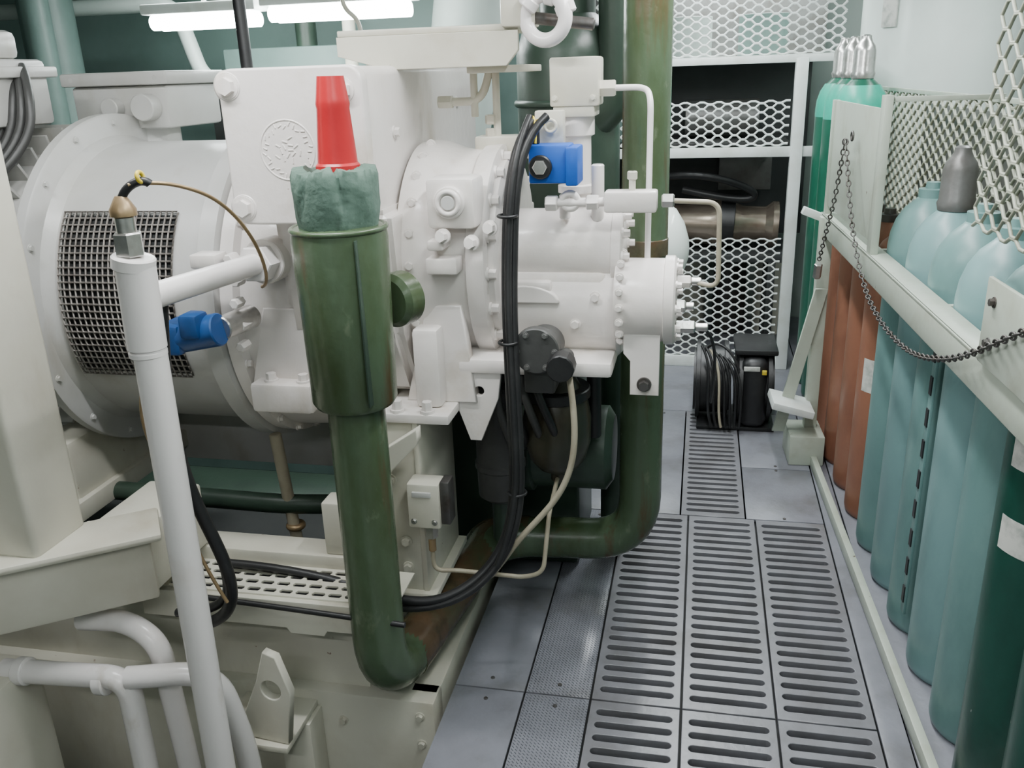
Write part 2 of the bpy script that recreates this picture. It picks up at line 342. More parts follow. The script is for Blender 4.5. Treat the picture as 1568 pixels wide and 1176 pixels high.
bolts(co,'rotor_end_bolts',ringpts(-.187,2.27,1.16,.093,10),(1,0,0),.010,.02,'white')
cyl(co,'lower_rotor_casing',(-.52,2.30,1.02),(-.19,2.30,1.02),.150,'white',seg=64,bev=.01)
box(co,'casing_web',(-.52,2.17,1.0),(-.22,2.3,1.12),'white',.02)
box(co,'front_rib',(-.50,2.145,1.07),(-.36,2.2,1.10),'white',.01)
plate(co,'front_rib_arch',[(.09*math.cos(math.radians(t)),.045*math.sin(math.radians(t))) for t in range(0,181,15)],[],.03,(-.43,2.16,1.045),(1,0,0),(0,0,1),'white',.004)
bolts(co,'casing_bolts',[(-.48,2.15,1.03),(-.47,2.16,.95),(-.30,2.155,.99),(-.25,2.16,1.06),(-.36,2.16,.93)],(0,-1,0),.011,.016,'white')
box(co,'bottom_flange',(-.60,2.08,.87),(-.20,2.5,.91),'white',.01)
lathe(co,'bearing_cover',(-.20,2.20,1.045),(1,0,0),[(0,.10),(.01,.105),(.12,.105),(.122,.112),(.145,.112),(.15,.105)],'white',64)
bolts(co,'bearing_cover_bolts',ringpts(-.05,2.20,1.045,.094,10),(1,0,0),.009,.014,'white')
bolts(co,'bearing_rear_bolts',ringpts(-.185,2.20,1.05,.112,12,60,300),(0,-1,0),.008,.01,'white')
plate(co,'lifting_tab',[(-.045,.07),(-.045,.02),(-.028,.0),(-.028,-.09),(.045,-.09),(.045,.07)],[(.008,-.06,.012)],.014,(-.13,2.13,.905),(1,0,0),(0,0,1),'white',.002)
bolts(co,'tab_bolt',[(-.122,2.12,.845)],(0,-1,0),.014,.02,'dsteel')
for k,(z,L,y) in enumerate(((1.10,.05,2.17),(1.045,.035,2.14),(.99,.07,2.15))):
    hexn(co,f'drain_fitting_{k}',(-.05,y,z),(-.05+L*.7,y,z),.016,'white' if k==0 else 'steel'); cyl(co,f'drain_nozzle_{k}',(-.05+L*.7,y,z),(-.04+L,y,z),.010,'steel')
tube(co,'sensor_lead',[(.01,2.15,.99),(.05,2.15,.98),(.06,2.2,.90),(.05,2.4,.7)],.004,'black',spl=True)
box(co,'pedestal_foot',(-.78,1.98,.765),(-.60,2.35,.79),'white',.004)
box(co,'pedestal_web',(-.70,2.03,.79),(-.63,2.12,1.0),'white',.012)
plate(co,'pedestal_gusset',[(-.02,-.14),(.17,-.14),(.14,.12),(.05,.12)],[],.03,(-.72,2.1,.93),(1,0,0),(0,0,1),'white',.004)
bolts(co,'pedestal_bolts',[(-.74,2.0,.79),(-.66,2.0,.79)],(0,0,1),.014,.03,'white')
# bracket hanging under the rotor casing
plate(co,'under_bracket',[(-.06,.06),(.06,.06),(.05,-.02),(.0,-.14),(-.03,-.14),(-.06,-.05)],[(0,.0,.013)],.014,(-.545,2.10,.82),(1,0,0),(0,0,1),'white',.002)

# oil vessel, filter and fittings below the rotors (dark)
ol=grp('oil_accumulator')
lathe(ol,'vessel',(-.365,2.24,.50),(0,0,1),[(0,.012),(.01,.02),(.03,.02),(.035,.03),(.05,.055),(.08,.078),(.13,.092),(.20,.094),(.25,.085),(.30,.06),(.34,.04),(.38,.035)],'olivedark',64,50)
cyl(ol,'collar',(-.365,2.24,.76),(-.365,2.24,.79),.092,'black',seg=48)
cyl(ol,'valve_body',(-.37,2.12,.95),(-.37,2.05,.95),.048,'dkgrey',seg=48); cyl(ol,'valve_ring',(-.38,2.05,.955),(-.38,2.02,.955),.058,'dkgrey',seg=48)
bolts(ol,'valve_ring_bolts',[(-.38+.047*math.cos(k*1.05),2.02,.955+.047*math.sin(k*1.05)) for k in range(6)],(0,-1,0),.006,.008,'capgrey')
cyl(ol,'knob',(-.31,2.0,.935),(-.31,1.95,.935),.034,'black',seg=12); cyl(ol,'knob_stem',(-.31,2.06,.935),(-.31,1.99,.935),.02,'dkgrey')
box(ol,'valve_bracket',(-.42,2.06,.83),(-.34,2.14,.93),'dkgrey',.008)
lathe(ol,'oil_filter',(-.55,2.32,.40),(0,0,1),[(0,.05),(.015,.068),(.10,.07),(.105,.075),(.12,.075),(.125,.07),(.30,.07),(.31,.085),(.37,.085),(.38,.06),(.46,.055)],'dkgrey',48)
lathe(ol,'oil_pump',(-.60,2.5,.5),(1,0,0),[(0,.1),(.02,.13),(.10,.13),(.105,.145),(.125,.145),(.13,.13),(.35,.13),(.37,.1)],'dkgreen',48)
box(ol,'sump_tank',(-.80,2.62,.001),(-.36,3.0,.84),'dkgreen',.02)
cyl(ol,'sump_flange',(-.5,2.62,.5),(-.5,2.58,.5),.11,'dkgrey'); bolts(ol,'sump_bolts',[(-.5+.09*math.cos(k*.785),2.58,.5+.09*math.sin(k*.785)) for k in range(8)],(0,-1,0),.01,.012,'dkgrey')
cyl(ol,'filter_stand',(-.55,2.34,.25),(-.55,2.34,.41),.035,'dkgreen')
cyl(ol,'vessel_pipe',(-.27,2.3,.62),(-.27,2.3,.9),.02,'black')
for k in range(4): tube(ol,f'oil_hose_{k}',[(-.50+.03*k,2.14,.86),(-.52+.04*k,2.10,.78),(-.47+.05*k,2.12,.68),(-.50+.04*k,2.25,.6)],.011,'black' if k%2 else 'dkgrey',spl=True)

# valve with block actuator on top
va=grp('suction_valve')
box(va,'actuator_block',(-.372,2.25,1.515),(-.252,2.37,1.63),'cream',.006)
box(va,'actuator_base',(-.365,2.255,1.49),(-.262,2.365,1.517),'cream',.004)
bolts(va,'actuator_screws',[(-.36,2.25,1.535),(-.265,2.25,1.535)],(0,-1,0),.006,.006,'cream')
lathe(va,'bonnet',(-.313,2.31,1.24),(0,0,1),[(0,.07),(.02,.07),(.025,.035),(.06,.035),(.062,.05),(.08,.05),(.083,.036),(.2,.036),(.205,.045),(.255,.045)],'white',48)
hexn(va,'side_port',(-.255,2.3,1.555),(-.215,2.3,1.555),.022,'cream')
tube(va,'balance_tube',[(-.22,2.3,1.555),(-.14,2.3,1.555),(-.125,2.24,1.53),(-.125,2.22,1.12)],.0075,'pipewhite',.05)
box(va,'solenoid',(-.405,2.12,1.345),(-.305,2.2,1.435),'blue',.006)
box(va,'solenoid_flange',(-.315,2.11,1.34),(-.285,2.21,1.43),'blue',.005)
cyl(va,'solenoid_face',(-.375,2.122,1.385),(-.375,2.108,1.385),.028,'black'); cyl(va,'solenoid_nut',(-.375,2.11,1.385),(-.375,2.10,1.385),.018,'steel',seg=6)
box(va,'solenoid_bracket',(-.40,2.19,1.43),(-.33,2.23,1.51),'cream',.004)
torus(va,'bracket_eye',(-.36,2.18,1.475),(0,1,0),.014,.004,'cream')
cyl(va,'cable_gland',(-.395,2.16,1.435),(-.395,2.16,1.49),.012,'black')
tube(va,'yellow_wire_a',[(-.395,2.15,1.48),(-.40,2.13,1.515),(-.38,2.12,1.50),(-.385,2.11,1.44)],.003,'yellow',spl=True)
tube(va,'yellow_wire_b',[(-.40,2.15,1.47),(-.375,2.12,1.51),(-.365,2.12,1.48)],.003,'yellow',spl=True)
cyl(va,'manifold_rod',(-.37,2.15,1.295),(-.10,2.15,1.30),.011,'white')
hexn(va,'manifold_nut_a',(-.37,2.15,1.295),(-.34,2.15,1.295),.02,'white'); torus(va,'manifold_eye',(-.31,2.15,1.30),(0,1,0),.018,.009,'white')
hexn(va,'manifold_nut_b',(-.27,2.15,1.297),(-.24,2.15,1.297),.019,'white')
box(va,'manifold_block',(-.225,2.12,1.275),(-.10,2.18,1.325),'white',.006)
hexn(va,'manifold_nut_c',(-.09,2.15,1.30),(-.06,2.15,1.30),.017,'steel')
cyl(va,'manifold_riser',(-.16,2.15,1.32),(-.16,2.15,1.37),.008,'cream'); hexn(va,'manifold_cap',(-.16,2.15,1.35),(-.16,2.15,1.37),.012,'cream')
tube(va,'oil_line',[(-.07,2.15,1.30),(.045,2.15,1.295),(.05,2.15,1.09),(-.01,2.17,1.10)],.006,'hose',.03)
cyl(va,'neck_pipe',(-.25,2.22,1.24),(-.25,2.22,1.38),.016,'white')
cyl(va,'foot_a',(-.33,2.2,1.25),(-.33,2.2,1.31),.014,'white')

# overhead bracket with ring
br=grp('overhead_bracket')
plate(br,'bracket_web',[(-.9,1.695),(-.9,1.65),(-.77,1.615),(-.47,1.615),(-.44,1.65),(-.44,1.695)],[],.012,(0,2.22,0),(1,0,0),(0,0,1),'cream',.002)
box(br,'bracket_top',(-.9,2.22,1.695),(-.44,2.45,1.71),'cream',.003)
box(br,'bracket_lower',(-.58,2.25,1.60),(-.42,2.42,1.617),'cream',.003)
box(br,'hanger',(-.50,2.36,1.70),(-.44,2.44,2.25),'cream',.004); box(br,'clamp',(-.48,2.2,1.70),(-.40,2.3,1.80),'cream',.01)
torus(br,'shackle_ring',(-.370,2.20,1.718),(0.25,1,0),.050,.017,'pipewhite')
for k,a in enumerate((20,75,140)):
    t=math.radians(a); cyl(br,f'ring_collar_{k}',(-.370+.050*math.cos(t)-.012*math.sin(t),2.20,1.718+.05*math.sin(t)+.012*math.cos(t)),(-.370+.050*math.cos(t)+.012*math.sin(t),2.20,1.718+.05*math.sin(t)-.012*math.cos(t)),.024,'pipewhite')
box(br,'clamp_top',(-.46,2.2,1.76),(-.36,2.3,1.79),'cream',.006)
cyl(br,'pin',(-.44,2.24,1.725),(-.26,2.24,1.70),.014,'dsteel')
for k,(x,z0,z1) in enumerate(((-.60,1.49,1.62),(-.54,1.42,1.61))):
    cyl(br,f'rod_{k}',(x,2.4,z0),(x,2.4,z1),.010,'cream')
tube(br,'elbow_line',[(-.68,2.4,1.53),(-.58,2.4,1.53),(-.555,2.4,1.61)],.011,'cream',.04)
hexn(br,'line_nut',(-.70,2.4,1.53),(-.66,2.4,1.53),.018,'cream')
for k in range(3): hexn(br,f'stack_nut_{k}',(-.555,2.4,1.40+.035*k),(-.555,2.4,1.425+.035*k),.018,'cream')
box(br,'line_bracket',(-.60,2.38,1.38),(-.42,2.46,1.44),'cream',.006)

sv=grp('suction_strainer')
lathe(sv,'vessel',(-.44,3.05,.9),(0,0,1),[(0,.08),(.05,.14),(.12,.17),(.75,.17),(.82,.15),(.87,.09),(1.34,.09)],'dkgreen',64,40)
torus(sv,'vessel_band',(-.44,3.05,1.5),(0,0,1),.17,.012,'dkgreen')
tube(sv,'suction_pipe',[(-.27,2.95,2.24),(-.27,2.95,1.95),(-.27,2.95,1.5),(-.4,3.0,1.4)],.06,'dkgreen',.1)
cyl(sv,'strainer_leg',(-.44,3.2,.001),(-.44,3.2,1.0),.03,'dkgreen')

# ------------------------------------------------------------------ green lagged pipe loop
gp=grp('green_lagged_pipe')
PX=-.745
run=[(PX,1.75,1.0),(PX,1.75,.130),(-.625,2.48,.175),(-.15,2.5,.185),(-.15,2.5,2.24)]
tube(gp,'pipe_run',run,.065,'green',.16,12)
lathe(gp,'lagging_sleeve',(PX,1.75,.91),(0,0,1),[(0,.066),(.0,.088),(.012,.095),(.2,.098),(.37,.103),(.395,.100),(.40,.08)],'green',64,40)
bm=bmesh.new(); seg=96; rings=[]
prof=((1.29,.080),(1.31,.083),(1.33,.087),(1.35,.089),(1.37,.089),(1.39,.090),(1.41,.089),(1.425,.084),(1.428,.060),(1.40,.046))
def notchf(i,k):
    d=0
    for c,w_,dr in ((66,1.6,1),(80,1.6,-.6),(30,1.6,0),(5,1.6,.5)):
        cc=c+dr*(k-5)*.8; d=max(d,max(0,1-abs(i-cc)/w_))
    return d
for k,(z,r_) in enumerate(prof):
    R_=[]
    for i in range(seg):
        a=2*math.pi*i/seg
        n=.0025*math.sin(3*a+1)+.0015*math.sin(7*a+z*40)+random.uniform(-.0008,.0008)
        nf=notchf(i,k) if k>=3 else 0
        deep=.010*nf if k<=7 else 0
        zz=z+(.004*math.sin(4*a+.5)+random.uniform(-.002,.002) if k>=5 else 0)-(.012*nf if k>=7 else 0)
        R_.append(bm.verts.new((PX+(r_+n-deep)*math.cos(a),1.75+(r_+n-deep)*math.sin(a),zz)))
    rings.append(R_)
for k in range(len(rings)-1):
    for i in range(seg): bm.faces.new((rings[k][i],rings[k][(i+1)%seg],rings[k+1][(i+1)%seg],rings[k+1][i]))
bm.faces.new(rings[-1]); bmesh.ops.recalc_face_normals(bm,faces=bm.faces)
fin('foam_collar',bm,gp,'greenfoam',True,60)
box(gp,'sleeve_seam',(PX+.065,1.664,.93),(PX+.069,1.69,1.29),'dkgreen',.001)
torus(gp,'sleeve_lip',(PX,1.75,1.303),(0,0,1),.099,.006,'green')
cyl(gp,'pipe_joint',(-.15,2.5,1.10),(-.15,2.5,1.15),.067,'greenbrown')
tube(gp,'stained_elbow',[(-.726,1.87,.1374),(-.625,2.48,.175),(-.5,2.484,.178)],.0665,'greenbrown',.16,12)
# short lagged branch flange tucked behind the sleeve
cyl(gp,'branch_stub',(-.68,1.84,1.12),(-.655,1.90,1.12),.062,'green',bev=.012,seg=48)
rc=grp('red_plastic_cone')
lathe(rc,'cone_shell',(-.733,1.75,1.402),(.006,0,1),[(0,.046),(.03,.0455),(.035,.041),(.14,.033),(.15,.0345),(.158,.033),(.195,.028),(.203,.027),(.203,.021),(.14,.021)],'red',64,35)

# ------------------------------------------------------------------ white vent pipe at near left
wp=grp('white_vent_pipe')
XW,YW=-1.035,1.45
cyl(wp,'riser',(XW-.01,YW,-.7),(XW+.005,YW,1.27),.032,'pipewhite',seg=40)
cyl(wp,'tee_body',(XW,YW,1.12),(XW+.005,YW,1.29),.037,'pipewhite',seg=40)
cyl(wp,'tee_lip',(XW,YW,1.275),(XW+.005,YW,1.30),.040,'pipewhite',seg=40)
cyl(wp,'weld_ring',(XW,YW,1.105),(XW,YW,1.118),.036,'pipewhite',seg=40)
cyl(wp,'branch',(XW,YW,1.215),(-1.04,1.93,1.185),.026,'pipewhite',seg=40)
hexn(wp,'branch_union',(-1.04,1.91,1.186),(-1.04,1.965,1.183),.046,'pipewhite'); cyl(wp,'branch_collar',(-1.04,1.96,1.183),(-1.04,2.04,1.18),.055,'white')
hexn(wp,'gland_nut',(XW,YW,1.30),(XW,YW,1.345),.027,'steel'); cyl(wp,'gland_body',(XW,YW,1.34),(XW,YW,1.375),.018,'steel')
lathe(wp,'gland_dome',(XW,YW,1.375),(0,0,1),[(0,.024),(.012,.024),(.03,.014),(.036,.010)],'brass',24)
tube(wp,'probe_cable',[(XW+.02,YW,1.43),(XW+.06,YW+.02,1.435),(XW+.10,YW+.06,1.42),(XW+.12,YW+.15,1.38),(XW+.135,YW+.25,1.27),(XW+.10,YW+.33,1.17),(XW+.07,YW+.35,1.16)],.0038,'brass',spl=True)
tube(wp,'probe_cable_black',[(XW,YW,1.40),(XW+.005,YW,1.425),(XW+.04,YW+.01,1.445),(XW+.05,YW+.02,1.43)],.008,'black',spl=True)
torus(wp,'yellow_tie',(XW+.04,YW+.01,1.443),(1,0,.2),.009,.004,'yellow')
tube(wp,'capillary',[(XW-.01,YW+.04,1.14),(XW-.07,YW+.05,1.02),(XW-.09,YW+.05,.93),(XW-.04,YW+.06,.80),(XW-.02,YW+.07,.62),(XW+.03,YW+.08,.5)],.004,'brass',spl=True)
tube(wp,'black_conduit',[(XW-.02,YW+.10,1.2),(XW-.04,YW+.08,1.0),(XW-.03,YW+.08,.8),(XW+.02,YW+.09,.65),(XW+.05,YW+.10,.5),(XW-.02,YW+.12,.41),(XW-.12,YW+.14,.38)],.014,'black',spl=True)
tube(wp,'black_conduit_b',[(XW-.04,YW+.12,1.2),(XW-.06,YW+.10,1.0),(XW-.05,YW+.10,.8),(XW-.0,YW+.11,.65),(XW+.03,YW+.12,.5),(XW-.04,YW+.14,.43),(XW-.16,YW+.16,.40)],.011,'black',spl=True)
ba=grp('blue_actuator')
cyl(ba,'body',(-1.24,1.84,1.02),(-1.11,1.84,1.045),.04,'dkblue'); box(ba,'head',(-1.26,1.80,.985),(-1.20,1.9,1.06),'dkblue',.01)
box(ba,'cover',(-1.19,1.79,1.03),(-1.14,1.85,1.09),'dkblue',.01)
cyl(ba,'arm',(-1.26,1.90,1.13),(-1.08,1.92,1.165),.018,'dkblue'); cyl(ba,'boss',(-1.12,1.86,1.04),(-1.10,1.98,1.04),.03,'steel')
for k in range(5): hexn(ba,f'nut_{k}',(-1.10+.01*(k%2),1.94,1.20-.055*k),(-1.10+.01*(k%2),1.90,1.20-.055*k),.013,'white')
box(ba,'terminal',(-1.19,1.88,1.18),(-1.12,1.94,1.215),'white',.006)

# ------------------------------------------------------------------ base frame
bf=grp('compressor_skid')
box(bf,'top_rail',(-1.70,1.88,.365),(-.86,1.97,.42),'cream',.006)
box(bf,'rail_web',(-1.70,1.90,.25),(-.80,1.93,.37),'cream',.003)
H=[]
for i in range(19):
    for j in range(4):
        x=-1.53+.044*i+(.022 if j%2 else 0); y=1.762+.033*j
        if x<-.73: H.append([(x,y-.008),(x+.028,y-.008),(x+.032,y),(x+.028,y+.008),(x,y+.008),(x-.004,y)])
plate(bf,'tread_strip',[(-1.56,1.742),(-.69,1.742),(-.69,1.895),(-1.56,1.895)],H,.005,(0,0,.380),(1,0,0),(0,1,0),'cream',.0005)
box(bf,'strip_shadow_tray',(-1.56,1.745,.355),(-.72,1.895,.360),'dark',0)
plate(bf,'sill_face',[(-1.38,.378),(-1.38,.30),(-.98,.30),(-.97,.285),(-.88,.285),(-.87,.30),(-.69,.30),(-.69,.378)],[],.014,(0,1.735,0),(1,0,0),(0,0,1),'cream',.002)
box(bf,'skirt',(-2.4,1.86,-.7),(-.83,1.92,.29),'cream',.004)
box(bf,'skirt_lower',(-2.4,1.82,-.69),(-.64,1.90,.035),'cream',.006)
box(bf,'skirt_side',(-.72,1.86,-.69),(-.64,2.9,.035),'cream',.006)
bolts(bf,'skirt_bolts',[(-.68,1.82,-.10),(-.68,1.82,-.01),(-.9,1.82,-.05)],(0,-1,0),.010,.012,'cream')
box(bf,'end_column',(-.84,1.99,.265),(-.70,2.3,.765),'cream',.005)
box(bf,'column_lip',(-.70,1.985,.265),(-.685,2.3,.765),'cream',.003)
box(bf,'column_foot',(-.88,1.97,.25),(-.66,2.3,.27),'cream',.003)
box(bf,'inner_column',(-.95,2.05,-.1),(-.83,2.3,.5),'cream',.003)
box(bf,'rail_post',(-.93,1.89,.42),(-.86,1.96,.57),'cream',.006)
plate(bf,'column_brace',[(-.02,-.10),(.13,.06),(.13,.10),(-.02,.0)],[],.03,(-.80,1.95,.67),(1,0,0),(0,0,1),'cream',.003)
bolts(bf,'column_bolts',[(-.77,1.99,.66),(-.77,1.99,.60),(-.74,1.99,.42),(-.74,1.99,.34)],(0,-1,0),.012,.014,'cream')
box(bf,'back_panel',(-2.5,2.60,.33),(-.86,2.63,.66),'grey',.004)
box(bf,'back_rail',(-2.5,2.9,-.3),(-.85,3.1,.05),'dkgreen',.004)
box(bf,'motor_bed',(-2.5,2.0,.38),(-1.76,2.9,.44),'cream',.004)
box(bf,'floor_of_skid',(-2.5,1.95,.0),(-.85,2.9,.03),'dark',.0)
cyl(bf,'drain_hose',(-1.2,2.2,.62),(-1.16,2.2,.12),.018,'hose')
torus(bf,'drain_ring',(-1.17,2.2,.32),(0,0,1),.02,.01,'brass')
tube(bf,'dark_pipe',[(-2.0,2.2,.40),(-1.2,2.2,.39),(-.97,2.25,.38)],.03,'dkgreen',.05)
plate(bf,'lug_plate',[(-.13,-.13),(.06,-.13),(.085,.03),(.055,.13),(.02,.14),(-.01,.05),(-.06,-.06),(-.13,-.085)],[(.03,.03,.028)],.018,(-1.03,1.66,.14),(1,-.1,0),(0,0,1),'cream',.003)
box(bf,'lug_base',(-1.18,1.63,-.01),(-.97,1.82,.008),'cream',.003); box(bf,'lug_leg',(-1.05,1.74,-.5),(-.96,1.82,-.01),'cream',.004)
def beam(parent,name,p1,p2,w,z0,z1,m):
    p1=Vector((*p1,0));p2=Vector((*p2,0));d=(p2-p1); L=d.length; c=(p1+p2)/2
    o=box(parent,name,(c.x-L/2,c.y-w/2,z0),(c.x+L/2,c.y+w/2,z1),m,.008,rot=(0,0,math.atan2(d.y,d.x))); return o
pi=grp('support_stanchion')
box(pi,'stanchion_shaft',(-1.60,1.47,.60),(-1.42,1.64,CZ-.001),'cream',.015,seg=3)
beam(pi,'stanchion_beam',(-2.05,1.10),(-1.27,1.66),.10,.43,.60,'cream')
beam(pi,'stanchion_beam_flange',(-2.05,1.10),(-1.25,1.68),.16,.59,.61,'cream')
box(pi,'tie_beam',(-1.42,1.64,.425),(-1.27,1.90,.60),'cream',.008)
box(pi,'stanchion_leg',(-2.0,1.0,-.69),(-1.85,1.15,.45),'cream',.01)
wd=grp('white_drain_pipes')
tube(wd,'pipe_a',[(-1.62,1.5,.265),(-1.28,1.5,.285),(-1.28,1.5,-.69)],.028,'pipewhite',.06,10)
tube(wd,'pipe_b',[(-1.46,1.60,.36),(-1.33,1.60,.37),(-1.24,1.58,.33),(-1.22,1.58,-.05)],.027,'pipewhite',.07,10)
tube(wd,'pipe_c',[(-1.28,1.5,.285),(-1.08,1.55,.29),(-1.05,1.58,.05),(-1.05,1.6,-.69)],.027,'pipewhite',.09,10)
for k,x in enumerate((-1.58,-1.36)): cyl(wd,f'collar_{k}',(x,1.5,.268),(x+.03,1.5,.27),.034,'pipewhite')
box(wd,'valve_chest',(-2.1,1.25,-.69),(-1.57,1.56,.27),'cream',.015)
jb=grp('pressure_switch')
box(jb,'case',(-.705,1.92,.50),(-.62,1.985,.625),'cream',.006); box(jb,'case_dark_side',(-.62,1.93,.51),(-.595,1.98,.63),'dsteel',.004)
box(jb,'case_slot',(-.69,1.915,.59),(-.64,1.925,.605),'grey',.002); bolts(jb,'screws',[(-.69,1.92,.52),(-.635,1.92,.52)],(0,-1,0),.006,.006,'steel')
hexn(jb,'gland',(-.655,1.95,.46),(-.655,1.95,.50),.018,'steel'); cyl(jb,'nipple',(-.655,1.95,.42),(-.655,1.95,.46),.010,'brass')
tube(jb,'impulse_tube',[(-.655,1.95,.43),(-.655,1.95,.36),(-.60,1.96,.36),(-.42,2.0,.33),(-.37,2.0,.35),(-.36,2.05,.50),(-.365,2.24,.52)],.006,'hose',.03)
tube(jb,'beige_hose',[(-.295,2.0,.90),(-.28,1.98,.82),(-.275,1.98,.70),(-.32,1.97,.58),(-.43,1.95,.47),(-.47,1.94,.40),(-.5,1.95,.36)],.008,'hose',spl=True)
cg=grp('black_cable_bundle')
tube(cg,'cable_a',[(-.395,2.13,1.49),(-.44,2.08,1.43),(-.455,2.06,1.2),(-.45,2.02,1.0),(-.435,1.98,.75),(-.43,1.96,.55),(-.48,1.93,.40),(-.60,1.84,.33),(-.75,1.84,.33),(-.95,1.84,.40),(-1.2,1.84,.40)],.012,'black',spl=True)
tube(cg,'cable_b',[(-.36,2.13,1.50),(-.42,2.07,1.45),(-.435,2.06,1.2),(-.432,2.01,1.0),(-.415,1.97,.75),(-.41,1.95,.55),(-.465,1.91,.39),(-.60,1.83,.31),(-.75,1.84,.31)],.010,'black',spl=True)
tube(cg,'cable_c',[(-.40,2.13,1.5),(-.43,2.06,1.42),(-.447,2.04,1.2),(-.441,2.00,1.0),(-.425,1.96,.75),(-.42,1.94,.55),(-.47,1.9,.42)],.009,'black',spl=True)
for k,(y,z) in enumerate(((2.05,1.28),(2.01,.98),(1.96,.6))): torus(cg,f'tie_{k}',(-.445 if k<2 else -.425,y,z),(0,0,1),.022,.004,'black')
tube(cg,'rail_cable',[(-.66,1.715,.35),(-.95,1.715,.365),(-1.25,1.72,.375)],.007,'black',.02)

# ------------------------------------------------------------------ expanded-mesh fence / store shelves
fe=grp('mesh_fence')
YF=4.85
box(fe,'post',(.44,YF-.03,0),(.50,YF+.03,1.62),'fence',.004)
box(fe,'post_left',(-.74,YF-.03,0),(-.69,YF+.03,2.2),'fence',.004)
box(fe,'bar_low',(-.74,YF-.02,1.145),(.60,YF+.02,1.195),'fence',.003)
box(fe,'bar_top',(-.74,YF-.02,1.60),(.70,YF+.02,1.635),'fence',.003)
box(fe,'bar_bottom',(-.74,YF-.02,.0),(.5,YF+.02,.06),'fence',.003)
box(fe,'bar_roof',(-.74,YF-.02,2.18),(.70,YF+.02,2.22),'fence',.003)
expmesh(fe,'mesh_top',(-.70,YF,1.64),(1,0,0),(0,0,1),1.38,.55,.085,.044,'fence',.0062)
expmesh(fe,'mesh_mid',(-.70,YF,1.20),(1,0,0),(0,0,1),1.14,.22,.085,.044,'fence',.006)
expmesh(fe,'mesh_low',(-.70,YF,.06),(1,0,0),(0,0,1),1.14,.66,.085,.044,'fence',.0052)
ds=grp('storage_shelving')
lathe(ds,'metal_fitting_a',(-.45,5.2,.76),(1,0,-.03),[(0,.11),(.22,.11),(.25,.13),(.28,.13),(.30,.10),(.50,.12),(.54,.14),(.57,.14)],'bronze',48)
lathe(ds,'metal_fitting_b',(.18,5.2,.745),(1,0,-.03),[(0,.12),(.06,.10),(.18,.10),(.22,.13),(.25,.13)],'bronze',48); cyl(ds,'coupling',(.11,5.2,.75),(.19,5.2,.745),.14,'black',seg=48)
box(ds,'shelf',(-.7,5.0,.56),(.5,5.5,.60),'walldark',.003); box(ds,'shelf_leg',(.38,5.0,0),(.42,5.4,.56),'walldark',.003); box(ds,'shelf_leg_b',(-.6,5.0,0),(-.56,5.4,.56),'walldark',.003)
for k in range(5): cyl(ds,f'drum_{k}',(-.55+.25*k,5.6,0),(-.55+.25*k,5.6,.45+.04*(k%3)),.1,'dsteel' if k%2 else 'cream')
box(ds,'shelf_back',(-.72,5.6,.62),(.6,5.64,1.62),'walldark',.003)
box(ds,'upper_shelf',(-.72,4.95,1.62),(.66,5.6,1.64),'fence',.003)
box(ds,'upper_back',(-.72,5.6,1.64),(.66,5.64,2.1),'capgrey',.003)
tube(ds,'black_hose_coil',[(-.3,5.1,1.0),(-.1,5.0,1.06),(.2,5.05,1.0),(.35,5.1,.9),(.2,5.1,.88),(-.1,5.1,.95)],.02,'black',spl=True)
cyl(ds,'black_motor',(-.1,5.3,1.32),(.3,5.3,1.32),.1,'capgrey'); box(ds,'mid_shelf',(-.7,5.0,1.19),(.45,5.6,1.21),'dkgrey',.003)
box(ds,'stored_box',(-.6,5.05,1.21),(-.3,5.4,1.5),'wallgreen',.01); box(ds,'stored_panel',(.1,5.45,.9),(.4,5.5,1.12),'capgrey',.005)
for k in range(3): cyl(ds,f'upper_drum_{k}',(-.5+.4*k,5.3,1.64),(-.5+.4*k,5.3,1.85),.13,'wallpale' if k%2 else 'wallgreen')
dm=grp('white_dome_cover')
lathe(dm,'dome',(-.13,2.75,1.07),(1,0,0),[(0,.14),(.03,.14),(.06,.12),(.085,.08),(.10,.03),(.102,.005)],'tank',48,60)
cyl(dm,'dome_neck',(-.36,2.75,1.07),(-.13,2.75,1.07),.07,'tank'); cyl(dm,'dome_stand',(-.26,2.75,.001),(-.26,2.75,1.05),.04,'dkgreen')

bb=grp('black_portable_blower')
def hub(x0,x1,yc,zc,r,n):
    lathe(bb,n+'_drum',(x0,yc,zc),(1,0,0),[(0,r*.8),(.01,r*.8),(.012,r),(.03,r),(.032,r*.86),((x1-x0)-.032,r*.86),((x1-x0)-.03,r),((x1-x0)-.012,r),((x1-x0)-.01,r*.8),((x1-x0),r*.8)],'black',48)
hub(.0,.17,4.08,.19,.185,'left')
hub(.19,.36,4.06,.195,.192,'right')
box(bb,'case_front',(.21,3.88,.02),(.33,4.05,.35),'black',.04,seg=3)
box(bb,'top_plate',(.18,3.92,.36),(.37,4.2,.385),'black',.006); box(bb,'label',(.22,3.875,.30),(.29,3.882,.32),'paper',.001)
box(bb,'tag_yellow',(.30,3.874,.285),(.32,3.882,.305),'yellow',.001)
for k in range(7): tube(bb,f'cable_{k}',[(.03+.02*k,3.93,.40-.01*k),(.10+.02*k,3.87,.30),(.04+.03*k,3.86,.15),(.09+.02*k,3.86,.03)],.006,'black' if k!=2 else 'hose',spl=True)
box(bb,'foot',(.02,3.9,0.001),(.37,4.2,.02),'black',.004)
tube(bb,'cable_loop',[(.05,3.95,.37),(.08,3.92,.44),(.16,3.9,.42),(.2,3.88,.3)],.006,'black',spl=True)

